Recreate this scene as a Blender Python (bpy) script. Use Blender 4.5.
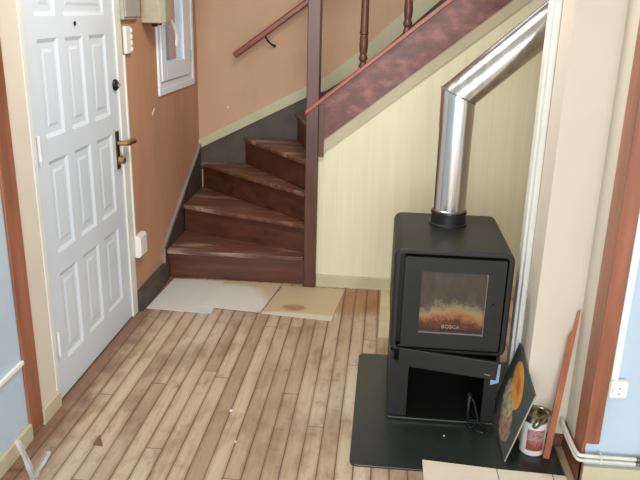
import bpy, bmesh, math, random
from mathutils import Vector, Matrix
random.seed(7)
for o in list(bpy.data.objects): bpy.data.objects.remove(o)
SC = bpy.context.scene
COL = SC.collection

# ---------------------------------------------------------------- camera
cam_d = bpy.data.cameras.new('camera'); cam = bpy.data.objects.new('camera', cam_d); COL.objects.link(cam)
cam_d.sensor_fit = 'HORIZONTAL'; cam_d.sensor_width = 36.0
FOC = 704.358; CAM_H = 1.6
cam_d.lens = FOC / 640 * 36.0; cam_d.clip_start = 0.02
def _n(v): return v / v.length
_dn = _n(Vector((268 - 320, 2400 - 240, FOC)))
_y = Vector((390 - 320, 12 - 240, FOC)); _y = _n(_y); _y = _n(_y - _dn * _y.dot(_dn))
_up = -_dn; _x = _y.cross(_up)
RIGHT = Vector((_x.x, _y.x, _up.x)); DOWN = Vector((_x.y, _y.y, _up.y)); FWD = Vector((_x.z, _y.z, _up.z))
m = Matrix.Identity(4)
for r in range(3):
    m[r][0] = RIGHT[r]; m[r][1] = -DOWN[r]; m[r][2] = -FWD[r]
m[2][3] = CAM_H
cam.matrix_world = m
SC.camera = cam

# ---------------------------------------------------------------- world, lights, exposure
SC.view_settings.view_transform = 'Standard'; SC.view_settings.look = 'None'
SC.view_settings.gamma = 1.0; SC.view_settings.use_curve_mapping = False
SC.view_settings.exposure = 0.42
W = bpy.data.worlds.new('world'); SC.world = W; W.use_nodes = True
bg = W.node_tree.nodes['Background']; bg.inputs['Color'].default_value = (0.82, 0.90, 1.0, 1); bg.inputs['Strength'].default_value = 1.25
def area(name, loc, target, sx, sy, power, color):
    d = bpy.data.lights.new(name, 'AREA'); d.shape = 'RECTANGLE'; d.size = sx; d.size_y = sy; d.energy = power; d.color = color
    o = bpy.data.objects.new(name, d); COL.objects.link(o); o.location = loc
    o.rotation_euler = (Vector(target) - Vector(loc)).to_track_quat('-Z', 'Y').to_euler(); return o
area('window_daylight', (-0.2, -3.4, 1.6), (-0.1, 3.0, 0.9), 2.6, 1.7, 135, (0.93, 0.97, 1.0))
area('ceiling_lamp', (-0.30, 2.70, 2.54), (-0.30, 2.7, 0), 0.45, 0.45, 22, (1.0, 0.96, 0.89))

# ---------------------------------------------------------------- node helpers
def lin(c):
    return tuple(((v / 255) / 12.92 if v / 255 <= 0.04045 else ((v / 255 + 0.055) / 1.055) ** 2.4) for v in c) + (1.0,)
class NT:
    def __init__(s, name):
        s.m = bpy.data.materials.new(name); s.m.use_nodes = True; s.t = s.m.node_tree; s.p = s.t.nodes['Principled BSDF']; s.tc = None
    def add(s, typ, **k):
        n = s.t.nodes.new(typ)
        for a, v in k.items(): setattr(n, a, v)
        return n
    def put(s, inp, v):
        if isinstance(v, bpy.types.NodeSocket): s.t.links.new(v, inp)
        else: inp.default_value = v
    def pos(s):
        return s.add('ShaderNodeNewGeometry').outputs['Position']
    def obj(s): return s.add('ShaderNodeTexCoord').outputs['Object']
    def sep(s, v):
        n = s.add('ShaderNodeSeparateXYZ'); s.put(n.inputs[0], v); return n.outputs
    def comb(s, x, y, z):
        n = s.add('ShaderNodeCombineXYZ')
        for i, v in enumerate((x, y, z)): s.put(n.inputs[i], v)
        return n.outputs[0]
    def math(s, op, a, b=0.0, c=None, clamp=False):
        n = s.add('ShaderNodeMath', operation=op, use_clamp=clamp); s.put(n.inputs[0], a); s.put(n.inputs[1], b)
        if c is not None: s.put(n.inputs[2], c)
        return n.outputs[0]
    def scale(s, v, sc):
        n = s.add('ShaderNodeVectorMath', operation='MULTIPLY'); s.put(n.inputs[0], v); n.inputs[1].default_value = sc; return n.outputs[0]
    def noise(s, v, sc=5, det=3, rough=0.55, out='Fac'):
        n = s.add('ShaderNodeTexNoise'); s.put(n.inputs['Vector'], v); n.inputs['Scale'].default_value = sc
        n.inputs['Detail'].default_value = det; n.inputs['Roughness'].default_value = rough; return n.outputs[out]
    def white(s, v):
        n = s.add('ShaderNodeTexWhiteNoise', noise_dimensions='3D'); s.put(n.inputs['Vector'], v); return n.outputs['Value']
    def ramp(s, f, stops, interp='LINEAR'):
        n = s.add('ShaderNodeValToRGB'); s.put(n.inputs[0], f); e = n.color_ramp.elements; n.color_ramp.interpolation = interp
        while len(e) < len(stops): e.new(0.5)
        for i, (p, c) in enumerate(stops): e[i].position = p; e[i].color = c
        return n.outputs[0]
    def rng(s, v, a, b, c=0.0, d=1.0):
        n = s.add('ShaderNodeMapRange'); s.put(n.inputs[0], v)
        for i, q in enumerate((a, b, c, d)): n.inputs[i + 1].default_value = q
        return n.outputs[0]
    def mix(s, f, a, b, mode='MIX'):
        n = s.add('ShaderNodeMix', data_type='RGBA', blend_type=mode); s.put(n.inputs[0], f); s.put(n.inputs[6], a); s.put(n.inputs[7], b); return n.outputs[2]
    def col(s, c): s.put(s.p.inputs['Base Color'], c)
    def set(s, **k):
        for a, v in k.items(): s.put(s.p.inputs[a.replace('_', ' ')], v)
    def bump(s, h, strength=0.2, dist=0.01):
        n = s.add('ShaderNodeBump'); s.put(n.inputs['Height'], h); n.inputs['Strength'].default_value = strength; n.inputs['Distance'].default_value = dist
        s.put(s.p.inputs['Normal'], n.outputs[0])

def paint(name, c, rough=0.6, var=0.10, sc=3.0, stretch=(1, 1, 1), bump=0.0):
    t = NT(name); b = lin(c); d = tuple(v * (1 - var * 2) for v in b[:3]) + (1,); l = tuple(min(1, v * (1 + var)) for v in b[:3]) + (1,)
    n = t.noise(t.scale(t.pos(), stretch), sc, 4)
    t.col(t.ramp(n, [(0.3, d), (0.5, b), (0.7, l)])); t.set(Roughness=rough)
    if bump: t.bump(t.noise(t.pos(), 60, 2), bump, 0.002)
    return t.m
def wood(name, c1, c2, stretch=(3, 30, 30), rough=0.4, sc=1.0, spec=0.5):
    t = NT(name); p = t.scale(t.pos(), stretch)
    n = t.noise(p, sc, 5, 0.6); n2 = t.noise(t.pos(), 2.5, 2)
    f = t.math('ADD', t.math('MULTIPLY', n, 0.7), t.math('MULTIPLY', n2, 0.3))
    t.col(t.ramp(f, [(0.36, lin(c1)), (0.62, lin(c2))])); t.set(Roughness=rough, Specular_IOR_Level=spec); t.bump(n, 0.1, 0.002)
    return t.m

M = {}
# floor boards along Y
def floor_mat():
    t = NT('worn_floorboards'); p = t.pos(); x, y, z = t.sep(p)
    BW = 0.066
    u = t.math('DIVIDE', t.math('ADD', x, 5.0), BW); i = t.math('FLOOR', u); fu = t.math('SUBTRACT', u, i)
    off = t.math('MULTIPLY', t.white(t.comb(i, 3.1, 0.7)), 1.9)
    v = t.math('DIVIDE', t.math('ADD', t.math('ADD', y, off), 5.0), 1.9); j = t.math('FLOOR', v); fv = t.math('SUBTRACT', v, j)
    rnd = t.white(t.comb(i, j, 2.3))
    base = t.ramp(rnd, [(0.0, lin((170, 144, 120))), (0.35, lin((186, 160, 135))), (0.7, lin((194, 171, 145))), (1.0, lin((204, 184, 158)))])
    g = t.noise(t.comb(t.math('MULTIPLY', x, 60), t.math('MULTIPLY', t.math('ADD', y, t.math('MULTIPLY', rnd, 9)), 3.0), i), 1.0, 4, 0.6)
    c = t.mix(t.rng(g, 0.35, 0.7, 0.0, 0.34), base, lin((128, 100, 76)))
    st = t.noise(t.comb(t.math('MULTIPLY', x, 6.0), t.math('MULTIPLY', y, 2.6), rnd), 1.0, 4, 0.6)      # dark worn stains
    c = t.mix(t.rng(st, 0.5, 0.68, 0.0, 0.6), c, lin((118, 88, 66)))
    st2 = t.noise(t.comb(t.math('MULTIPLY', x, 3.0), t.math('MULTIPLY', y, 1.6), 4.0), 1.0, 3, 0.5)
    c = t.mix(t.rng(st2, 0.5, 0.68, 0.0, 0.4), c, lin((210, 194, 174)))
    st3 = t.noise(t.comb(t.math('MULTIPLY', x, 16.0), t.math('MULTIPLY', y, 9.0), t.math('MULTIPLY', rnd, 7)), 1.0, 4, 0.65)
    c = t.mix(t.rng(st3, 0.55, 0.72, 0.0, 0.5), c, lin((112, 86, 68)))
    # old varnish left along the left wall and in front of the panelled wall
    nn = t.math('MULTIPLY', t.math('SUBTRACT', t.noise(p, 7, 3), 0.5), 0.22)
    wl = t.rng(t.math('ADD', x, nn), -1.24, -1.12, 0.75, 0.0)
    c = t.mix(wl, c, lin((104, 62, 42)))
    dx = t.math('DIVIDE', t.math('SUBTRACT', x, -0.10), 0.22); dy = t.math('DIVIDE', t.math('SUBTRACT', y, 3.80), 0.22)
    dd = t.math('ADD', t.math('ADD', t.math('MULTIPLY', dx, dx), t.math('MULTIPLY', dy, dy)), t.math('MULTIPLY', nn, 4))
    c = t.mix(t.rng(dd, 0.5, 1.3, 0.6, 0.0), c, lin((150, 96, 52)))
    # gaps
    gw = t.rng(t.noise(t.comb(t.math('MULTIPLY', i, 7.7), t.math('MULTIPLY', y, 1.4), 1.0), 1.0, 2), 0.35, 0.7, 0.010, 0.045)
    e = t.math('MINIMUM', fu, t.math('SUBTRACT', 1.0, fu))
    gap = t.math('LESS_THAN', e, gw)
    ev = t.math('MULTIPLY', t.math('MINIMUM', fv, t.math('SUBTRACT', 1.0, fv)), 1.9)
    gap2 = t.math('LESS_THAN', ev, 0.0022)
    gp = t.math('MAXIMUM', gap, gap2)
    soft = t.rng(e, 0.0, 0.2, 0.45, 0.0)
    c = t.mix(soft, c, lin((110, 76, 50)))
    c = t.mix(t.math('MULTIPLY', gp, 0.8), c, lin((62, 44, 32)))
    t.col(c); t.set(Roughness=t.rng(g, 0.3, 0.7, 0.5, 0.75), Specular_IOR_Level=0.35)
    t.bump(t.math('SUBTRACT', t.math('MULTIPLY', g, 0.25), gp), 0.4, 0.003)
    return t.m
M['floor'] = floor_mat()
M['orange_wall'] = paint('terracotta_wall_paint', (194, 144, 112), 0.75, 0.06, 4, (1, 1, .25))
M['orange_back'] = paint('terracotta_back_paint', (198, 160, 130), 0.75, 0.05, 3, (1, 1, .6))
M['blue'] = paint('pale_blue_wall_paint', (182, 198, 210), 0.7, 0.03, 5)
M['cream'] = paint('cream_wall_paint', (218, 206, 188), 0.7, 0.02, 3)
M['strip'] = paint('cream_strip_paint', (212, 204, 186), 0.7, 0.03, 3)
M['white'] = paint('white_gloss_paint', (212, 220, 228), 0.35, 0.015, 5)
M['white_trim'] = paint('white_trim_paint', (224, 223, 214), 0.4, 0.03, 12)
M['plastic'] = paint('white_plastic', (234, 232, 224), 0.35, 0.01, 5)
M['aged_white'] = paint('aged_white_pipe_paint', (216, 211, 196), 0.45, 0.05, 14)
M['ceil'] = paint('ceiling_white', (225, 222, 214), 0.8, 0.01, 5)
M['olive'] = paint('olive_cream_skirting_paint', (194, 184, 152), 0.5, 0.05, 6)
M['green_skirt'] = paint('pale_green_skirting_paint', (192, 188, 152), 0.5, 0.05, 6)
M['dark_grey'] = paint('dark_grey_skirting_paint', (74, 63, 52), 0.55, 0.18, 9)
M['grey_edge'] = paint('worn_grey_edge_paint', (140, 132, 122), 0.55, 0.12, 9)
M['beige_board'] = paint('beige_edge_board_paint', (186, 174, 146), 0.55, 0.04, 6)
M['orange_wood'] = wood('orange_varnished_wood', (128, 76, 54), (164, 102, 74), (22, 22, 2.0), 0.35)
M['stick_wood'] = wood('orange_offcut_wood', (150, 84, 52), (182, 116, 78), (30, 30, 3), 0.5)
def tread_mat():
    t = NT('scuffed_tread_wood'); p = t.pos(); x, y, z = t.sep(p)
    g = t.noise(t.scale(p, (2.2, 26, 10)), 1.4, 5, 0.6); w = t.noise(t.scale(p, (1.6, 9, 4)), 1.3, 3, 0.5); f = t.noise(t.scale(p, (3, 40, 20)), 1.0, 3)
    c = t.ramp(g, [(0.36, lin((84, 50, 38))), (0.62, lin((124, 82, 62)))])
    c = t.mix(t.rng(w, 0.50, 0.62, 0.0, 0.75), c, t.ramp(f, [(0.42, lin((96, 74, 62))), (0.56, lin((178, 154, 134)))]))
    t.col(c); t.set(Roughness=0.4); t.bump(g, 0.1, 0.002); return t.m
M['tread'] = tread_mat()
M['riser'] = wood('brown_riser_wood', (64, 36, 25), (98, 56, 38), (3, 20, 20), 0.4)
M['newel'] = wood('red_brown_newel_wood', (78, 44, 33), (99, 58, 43), (24, 24, 2), 0.35)
M['rail'] = wood('red_brown_rail_wood', (120, 58, 42), (146, 76, 56), (6, 20, 20), 0.3)
M['cap'] = wood('red_stringer_edge_wood', (136, 64, 44), (162, 84, 58), (4, 20, 20), 0.35)
M['dark_board'] = wood('dark_brown_board', (82, 48, 34), (124, 78, 54), (20, 3, 20), 0.5)
def stringer_mat():
    t = NT('mottled_red_stringer_wood'); p = t.scale(t.pos(), (5, 1, 9))
    n = t.noise(p, 1.6, 5, 0.65); w = t.noise(t.scale(t.pos(), (14, 1, 20)), 1.0, 3)
    f = t.math('ADD', t.math('MULTIPLY', n, 0.65), t.math('MULTIPLY', w, 0.35))
    t.col(t.ramp(f, [(0.38, lin((84, 44, 37))), (0.5, lin((110, 60, 50))), (0.62, lin((142, 88, 74)))])); t.set(Roughness=0.4); return t.m
M['stringer'] = stringer_mat()
def panel_mat():
    t = NT('cream_grooved_panelling'); p = t.pos(); x, y, z = t.sep(p)
    u = t.math('DIVIDE', x, 0.085); fu = t.math('FRACT', u); e = t.math('MINIMUM', fu, t.math('SUBTRACT', 1.0, fu))
    n = t.noise(t.scale(p, (25, 1, 1.2)), 1.0, 3); g = t.rng(e, 0.0, 0.05, 1.0, 0.0)
    c = t.ramp(n, [(0.3, lin((222, 214, 182))), (0.7, lin((230, 222, 192)))])
    c = t.mix(t.math('MULTIPLY', g, 0.10), c, lin((168, 156, 120)))
    t.col(c); t.set(Roughness=0.55); t.bump(t.math('MULTIPLY', g, -1.0), 0.12, 0.002); return t.m
M['panelling'] = panel_mat()
def simple(name, c, rough=0.5, metal=0.0, **k):
    t = NT(name); n = t.noise(t.pos(), 30, 2); b = lin(c); d = tuple(v * 0.88 for v in b[:3]) + (1,)
    t.col(t.mix(t.rng(n, 0.35, 0.65), d, b)); t.set(Roughness=rough, Metallic=metal, **k); return t.m
M['stove'] = simple('matt_black_stove_steel', (31, 32, 29), 0.45, 0.0, Specular_IOR_Level=0.4)
M['stove_dark'] = simple('black_stove_interior', (26, 26, 26), 0.6)
M['stove_edge'] = simple('bare_steel_edge', (150, 150, 146), 0.35, 1.0)
M['plate'] = simple('dark_hearth_plate', (38, 43, 40), 0.3, 0.0)
M['brass'] = simple('aged_brass', (198, 168, 112), 0.28, 1.0)
M['dark_brass'] = simple('dark_bronze', (92, 70, 44), 0.35, 1.0)
M['dark_metal'] = simple('dark_metal', (52, 50, 46), 0.4, 0.8)
M['silver'] = simple('silver_metal', (170, 166, 158), 0.3, 1.0)
M['hook'] = simple('tarnished_hook_steel', (96, 84, 60), 0.4, 0.7)
M['greybox'] = simple('grey_beige_enamel', (172, 170, 152), 0.5)
M['greybox2'] = simple('beige_enamel', (178, 170, 146), 0.5)
M['black'] = simple('black_rubber', (24, 24, 25), 0.5)
M['blue_paper'] = simple('light_blue_paper', (150, 180, 205), 0.7)
M['clear'] = simple('clear_plastic', (240, 240, 238), 0.15, Transmission_Weight=0.5, IOR=1.4)
M['chip'] = simple('red_brown_chip', (122, 84, 64), 0.6)
M['plaster'] = simple('white_plaster', (225, 222, 214), 0.8)
M['fitting'] = simple('grey_brown_fitting', (120, 108, 92), 0.5, 0.5)
M['can_tin'] = simple('can_tin', (176, 166, 146), 0.32, 1.0)
M['can_white'] = simple('white_can_plastic', (228, 226, 222), 0.35)
def steel():
    t = NT('brushed_flue_steel'); n = t.noise(t.scale(t.obj(), (40, 40, 2)), 1.0, 3)
    t.col(t.ramp(n, [(0.3, (0.62, 0.61, 0.59, 1)), (0.7, (0.80, 0.79, 0.77, 1))])); t.set(Metallic=1.0, Roughness=t.rng(n, 0.3, 0.7, 0.13, 0.22)); return t.m
M['steel'] = steel()
def stove_glass():
    # stove pane: brown, with a noise-edged dark to tan band over its lower half
    t = NT('brown_banded_stove_glass'); p = t.pos(); x, y, z = t.sep(p)
    n = t.noise(p, 22, 5, 0.65); n1 = t.noise(p, 75, 4, 0.7); n2 = t.noise(t.scale(p, (1, 1, .5)), 30, 3)
    dx = t.math('DIVIDE', t.math('SUBTRACT', x, 0.30), 0.135)
    zz = t.math('SUBTRACT', 1.0, t.math('MULTIPLY', t.math('MULTIPLY', dx, dx), 0.30))
    h = t.math('DIVIDE', t.math('SUBTRACT', z, 0.408), t.math('MULTIPLY', zz, 0.140))
    h = t.math('ADD', h, t.math('MULTIPLY', t.math('SUBTRACT', n, 0.5), 0.75))
    h = t.math('ADD', h, t.math('MULTIPLY', t.math('SUBTRACT', n1, 0.5), 0.45))
    band = t.ramp(h, [(0.10, lin((48, 28, 20))), (0.32, lin((92, 50, 30))), (0.50, lin((146, 94, 54))), (0.68, lin((150, 124, 82))), (0.84, lin((112, 104, 80))), (1.0, lin((74, 64, 54)))])
    base = t.ramp(n2, [(0.3, lin((62, 52, 44))), (0.7, lin((78, 67, 56)))])
    c = t.mix(t.rng(h, 0.86, 1.05), band, base)
    t.col(c); t.set(Roughness=0.22, Coat_Weight=0.4, Coat_Roughness=0.05); return t.m
M['banded_glass'] = stove_glass()
def sheet_mat(name, base, white, cx, cy, r, spot=None, rr=(1, 1)):
    t = NT(name); p = t.pos(); x, y, z = t.sep(p); n = t.noise(p, 6, 4); n2 = t.noise(p, 40, 3)
    dx = t.math('DIVIDE', t.math('SUBTRACT', x, cx), r * rr[0]); dy = t.math('DIVIDE', t.math('SUBTRACT', y, cy), r * rr[1])
    d = t.math('ADD', t.math('ADD', t.math('MULTIPLY', dx, dx), t.math('MULTIPLY', dy, dy)), t.math('MULTIPLY', t.math('SUBTRACT', n, 0.5), 0.9))
    c = t.mix(t.rng(d, 0.75, 1.2, 1.0, 0.0), lin(base), lin(white))
    if spot:
        sx, sy, a, b2 = spot
        dx = t.math('DIVIDE', t.math('SUBTRACT', x, sx), a); dy = t.math('DIVIDE', t.math('SUBTRACT', y, sy), b2)
        d = t.math('ADD', t.math('ADD', t.math('MULTIPLY', dx, dx), t.math('MULTIPLY', dy, dy)), t.math('MULTIPLY', t.math('SUBTRACT', n2, 0.5), 1.2))
        c = t.mix(t.rng(d, 0.3, 1.2, 0.75, 0.0), c, lin((150, 106, 62)))
    t.col(c); t.set(Roughness=0.6); return t.m
M['sheetA'] = sheet_mat('pale_grey_sheet', (196, 184, 160), (206, 206, 200), -1.09, 3.65, 0.30, rr=(1.0, 1.2))
M['sheetB'] = sheet_mat('white_stained_sheet', (194, 174, 142), (210, 208, 200), -0.86, 3.68, 0.26, rr=(0.95, 0.9))
M['sheetC'] = sheet_mat('beige_stained_sheet', (192, 172, 138), (206, 198, 182), -0.42, 3.49, 0.22, (-0.452, 3.63, 0.075, 0.05), rr=(1.2, .35))
M['front_sheet'] = paint('pale_beige_sheet', (214, 200, 180), 0.6, 0.03, 5)
M['offcut'] = paint('pale_plywood', (200, 186, 152), 0.6, 0.06, 9)
def art_mat():
    # dark slate-coloured board face with a shell of orange, ochre, pink and grey paint
    t = NT('dark_board_with_painted_shell'); p = t.obj(); x, y, z = t.sep(p)
    n = t.noise(p, 20, 5, 0.65); n2 = t.noise(p, 34, 4)
    def ell(cx, cy, a, b, ang, wob=0.5):
        c_, s_ = math.cos(ang), math.sin(ang)
        ux = t.math('SUBTRACT', x, cx); uy = t.math('SUBTRACT', y, cy)
        pu = t.math('DIVIDE', t.math('ADD', t.math('MULTIPLY', ux, c_), t.math('MULTIPLY', uy, s_)), a)
        pv = t.math('DIVIDE', t.math('SUBTRACT', t.math('MULTIPLY', uy, c_), t.math('MULTIPLY', ux, s_)), b)
        return t.math('ADD', t.math('ADD', t.math('MULTIPLY', pu, pu), t.math('MULTIPLY', pv, pv)), t.math('MULTIPLY', t.math('SUBTRACT', n, 0.5), wob))
    c = lin((80, 84, 79))
    W_, H_ = ART_W, ART_H
    c = t.mix(t.math('LESS_THAN', ell(.44 * W_, .25 * H_, .26 * W_, .21 * H_, 0.3, 1.5), 1.0), c, t.ramp(n2, [(0.35, lin((122, 98, 76))), (0.5, lin((168, 128, 116))), (0.65, lin((184, 160, 120)))]))
    c = t.mix(t.math('LESS_THAN', ell(.60 * W_, .47 * H_, .23 * W_, .25 * H_, 0.2, 1.4), 1.0), c, t.ramp(n2, [(0.35, lin((160, 132, 92))), (0.55, lin((206, 190, 158))), (0.7, lin((122, 104, 74)))]))
    c = t.mix(t.math('LESS_THAN', ell(.53 * W_, .72 * H_, .30 * W_, .19 * H_, 0.5, 0.6), 1.0), c, t.ramp(n2, [(0.3, lin((206, 134, 60))), (0.7, lin((232, 172, 88)))]))
    c = t.mix(t.rng(ell(.50 * W_, .72 * H_, .14 * W_, .09 * H_, 0.5, 0.6), 0.3, 1.1, 1.0, 0.0), c, lin((196, 104, 48)))
    t.col(c); t.set(Roughness=0.5); return t.m
ART_W, ART_H = 0.332, 0.319
M['art'] = art_mat()
M['worn_strip'] = wood('worn_grey_brown_wood', (104, 84, 66), (160, 138, 112), (20, 4, 20), 0.6)
M['art_back'] = simple('dark_board_edge', (72, 74, 70), 0.6)
M['art_edge'] = simple('pale_board_edge', (166, 156, 140), 0.6)
def label_mat():
    t = NT('pink_can_label'); p = t.obj(); x, y, z = t.sep(p); n = t.noise(t.scale(p, (60, 60, 110)), 1.0, 3)
    c = t.ramp(t.math('DIVIDE', z, 0.10), [(0.0, lin((196, 96, 84))), (0.25, lin((214, 120, 106))), (0.40, lin((226, 178, 168))), (1.0, lin((216, 176, 168)))])
    c = t.mix(t.math('MULTIPLY', t.math('GREATER_THAN', n, 0.55), 0.55), c, lin((178, 74, 68)))
    t.col(c); t.set(Roughness=0.4); return t.m
M['label'] = label_mat()
def win_glass():
    t = NT('window_glass'); t.set(Base_Color=(0.9, 0.95, 1, 1), Roughness=0.02, Transmission_Weight=1.0, IOR=1.22); return t.m
M['glass'] = win_glass()
M['pvc'] = paint('cool_white_pvc', (238, 245, 250), 0.3, 0.01, 5)
M['outside_dark'] = paint('weathered_grey_render', (74, 68, 65), 0.8, 0.12, 3)
M['outside_blue'] = paint('pale_blue_shutter', (150, 172, 186), 0.6, 0.05, 3)

# ---------------------------------------------------------------- mesh helpers
def box(bm, a, b, bev=0.0, seg=2):
    x0, y0, z0 = (min(a[i], b[i]) for i in range(3)); x1, y1, z1 = (max(a[i], b[i]) for i in range(3))
    vs = [bm.verts.new(v) for v in ((x0, y0, z0), (x1, y0, z0), (x1, y1, z0), (x0, y1, z0), (x0, y0, z1), (x1, y0, z1), (x1, y1, z1), (x0, y1, z1))]
    fs = [bm.faces.new([vs[i] for i in q]) for q in ((3, 2, 1, 0), (4, 5, 6, 7), (0, 1, 5, 4), (1, 2, 6, 5), (2, 3, 7, 6), (3, 0, 4, 7))]
    if bev:
        es = list({e for f in fs for e in f.edges})
        bmesh.ops.bevel(bm, geom=es, offset=bev, segments=seg, affect='EDGES', profile=0.5)
    return vs
def prism(bm, poly, vec, bev=0.0):
    """polygon (3D points) swept along vec"""
    vec = Vector(vec); a = [bm.verts.new(p) for p in poly]; b = [bm.verts.new(Vector(p) + vec) for p in poly]; n = len(a)
    fs = [bm.faces.new(a), bm.faces.new(b[::-1])]
    for i in range(n): fs.append(bm.faces.new((a[(i + 1) % n], a[i], b[i], b[(i + 1) % n])))
    bmesh.ops.recalc_face_normals(bm, faces=fs)
    if bev:
        es = list({e for f in fs for e in f.edges}); bmesh.ops.bevel(bm, geom=es, offset=bev, segments=2, affect='EDGES', profile=0.5)
def tube(bm, pts, r, n=12, caps=True, radii=None):
    pts = [Vector(p) for p in pts]; rings = []; up = None
    for i, p in enumerate(pts):
        d = (pts[min(i + 1, len(pts) - 1)] - pts[max(i - 1, 0)]).normalized()
        if up is None:
            up = d.orthogonal().normalized()
        up = (up - d * up.dot(d)).normalized(); s = d.cross(up)
        rr = radii[i] if radii else r
        rings.append([bm.verts.new(p + (up * math.cos(k * 2 * math.pi / n) + s * math.sin(k * 2 * math.pi / n)) * rr) for k in range(n)])
    for a, b in zip(rings, rings[1:]):
        for k in range(n): bm.faces.new((a[k], a[(k + 1) % n], b[(k + 1) % n], b[k])).smooth = True
    if caps: bm.faces.new(rings[0][::-1]); bm.faces.new(rings[-1])
def lathe(bm, c, prof, n=24, axis='z', caps=True):
    c = Vector(c); rings = []
    for r, h in prof:
        ring = []
        for k in range(n):
            a = k * 2 * math.pi / n; u, v = r * math.cos(a), r * math.sin(a)
            off = {'z': (u, v, h), 'x': (h, u, v), 'y': (v, h, u)}[axis]
            ring.append(bm.verts.new(c + Vector(off)))
        rings.append(ring)
    for a, b in zip(rings, rings[1:]):
        for k in range(n): bm.faces.new((a[k], a[(k + 1) % n], b[(k + 1) % n], b[k])).smooth = True
    if caps: bm.faces.new(rings[0][::-1]); bm.faces.new(rings[-1])
# smooth path
def cr_spline(p, n=6):
    out = []
    for i in range(len(p) - 1):
        p0, p1, p2, p3 = p[max(i - 1, 0)], p[i], p[i + 1], p[min(i + 2, len(p) - 1)]
        for k in range(n):
            t = k / n; out.append(.5 * ((2 * p1) + (p2 - p0) * t + (2 * p0 - 5 * p1 + 4 * p2 - p3) * t * t + (3 * p1 - p0 - 3 * p2 + p3) * t ** 3))
    out.append(p[-1]); return out
ORG = {}
def obj(name, bm, mat, parent=None, origin=None, label=None):
    """one mesh object, vertices given in room coordinates"""
    po = ORG.get(parent, Vector((0, 0, 0))) if parent else Vector((0, 0, 0))
    org = Vector(origin) if origin is not None else (po.copy() if parent else Vector((0, 0, 0)))
    bmesh.ops.translate(bm, verts=bm.verts, vec=-org)
    me = bpy.data.meshes.new(name); bm.normal_update()
    for e in bm.edges:
        if len(e.link_faces) == 2 and e.calc_face_angle(0) > 0.6: e.smooth = False
    bm.to_mesh(me); bm.free()
    me.materials.append(M[mat] if isinstance(mat, str) else mat)
    o = bpy.data.objects.new(name, me); COL.objects.link(o)
    if parent: o.parent = parent
    o.location = org - po; ORG[o] = org
    if label: o['label'] = label
    return o
def thing(name, label, cat, loc, group=None):
    o = bpy.data.objects.new(name, None); o.empty_display_size = 0.05; COL.objects.link(o); o.location = loc; ORG[o] = Vector(loc)
    o['label'] = label; o['category'] = cat
    if group: o['group'] = group
    return o
def tag(o, label, cat, group=None, kind=None):
    o['label'] = label; o['category'] = cat
    if group: o['group'] = group
    if kind: o['kind'] = kind
    return o
def struct(name, bm, mat, label=None, cat='wall', parent=None):
    o = obj(name, bm, mat, parent)
    if parent is None:
        o['kind'] = 'structure'; o['category'] = cat
        if label: o['label'] = label
    return o
def B(*boxes, bev=0.0):
    bm = bmesh.new()
    for a, b in boxes: box(bm, a, b, bev)
    return bm
def ray(px, py): return RIGHT * (px - 320) + DOWN * (py - 240) + FWD * FOC
C0 = Vector((0, 0, CAM_H))
def atZ(px, py, z=0.0): d = ray(px, py); return C0 + d * ((z - CAM_H) / d.z)
def atX(px, py, x): d = ray(px, py); return C0 + d * (x / d.x)
def atY(px, py, y): d = ray(px, py); return C0 + d * (y / d.y)

XL = -1.30; YB = 4.87; YP = 3.99; CEIL = 2.60

# ================================================================ SETTING
struct('floor', B(((-1.6, -3.2, -0.05), (3.0, 5.0, 0.0))), 'floor', 'worn bare wooden floorboards running towards the stairs', 'floor')
struct('ceiling', B(((-1.6, -3.2, CEIL), (3.0, 3.95, CEIL + 0.05)), ((-1.6, 3.95, CEIL), (-.45, 5.0, CEIL + 0.05))), 'ceil', 'plain white ceiling', 'ceiling')
struct('wall_left_near', B(((XL - 0.15, -3.2, 0), (XL, 2.285, CEIL))), 'blue', 'pale blue wall at the lower left edge', 'wall')
struct('wall_left_middle', B(((XL - 0.15, 2.285, 0), (XL, 2.485, CEIL)), ((XL - 0.15, 2.485, 2.08), (XL, 3.46, CEIL))), 'cream', 'narrow cream wall strip left of the white door', 'wall')
WY0, WY1, WZ0, WZ1 = 4.035, 4.745, 1.14, 2.10
struct('wall_left', B(((XL - 0.15, 3.46, 0), (XL, WY0, CEIL)), ((XL - 0.15, WY1, 0), (XL, YB, CEIL)), ((XL - 0.15, WY0, 0), (XL, WY1, WZ0)), ((XL - 0.15, WY0, WZ1), (XL, WY1, CEIL))), 'orange_wall', 'terracotta wall with the white window', 'wall')
struct('wall_back', B(((XL - 0.15, YB, 0), (3.0, YB + 0.1, CEIL))), 'orange_back', 'terracotta wall behind the staircase', 'wall')
# panelled wall below the stairs: its top follows the slope
bm = bmesh.new(); s_ = 0.772
prism(bm, [(-0.38, YP + 0.004, 0), (1.55, YP + 0.004, 0), (1.55, YP + 0.004, 0.86 + s_ * 1.90), (-0.38, YP + 0.004, 0.83)], (0, 0.03, 0))
struct('wall_stair_side', bm, 'panelling', 'cream panelled wall under the stair stringer', 'wall')
PX0, PXS, PYF = 0.592, 0.757, 2.455      # right pillar: left face, step, front face
struct('wall_right', B(((PX0, PYF, 0), (3.0, 2.72, CEIL))), 'cream', 'bright cream pier to the right of the stove', 'wall')
struct('wall_right_return', B(((PXS, 2.222, 0), (3.0, PYF, CEIL))), 'strip', 'narrow cream return beside the orange corner board', 'wall')
struct('wall_right_near', B(((PXS + 0.004, 2.207, 0), (3.0, 2.222, CEIL))), 'blue', 'pale blue wall at the lower right', 'wall')
struct('wall_alcove', B(((1.55, 2.72, 0), (1.65, YB, CEIL))), 'cream', 'cream alcove wall behind the pier', 'wall')
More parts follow.
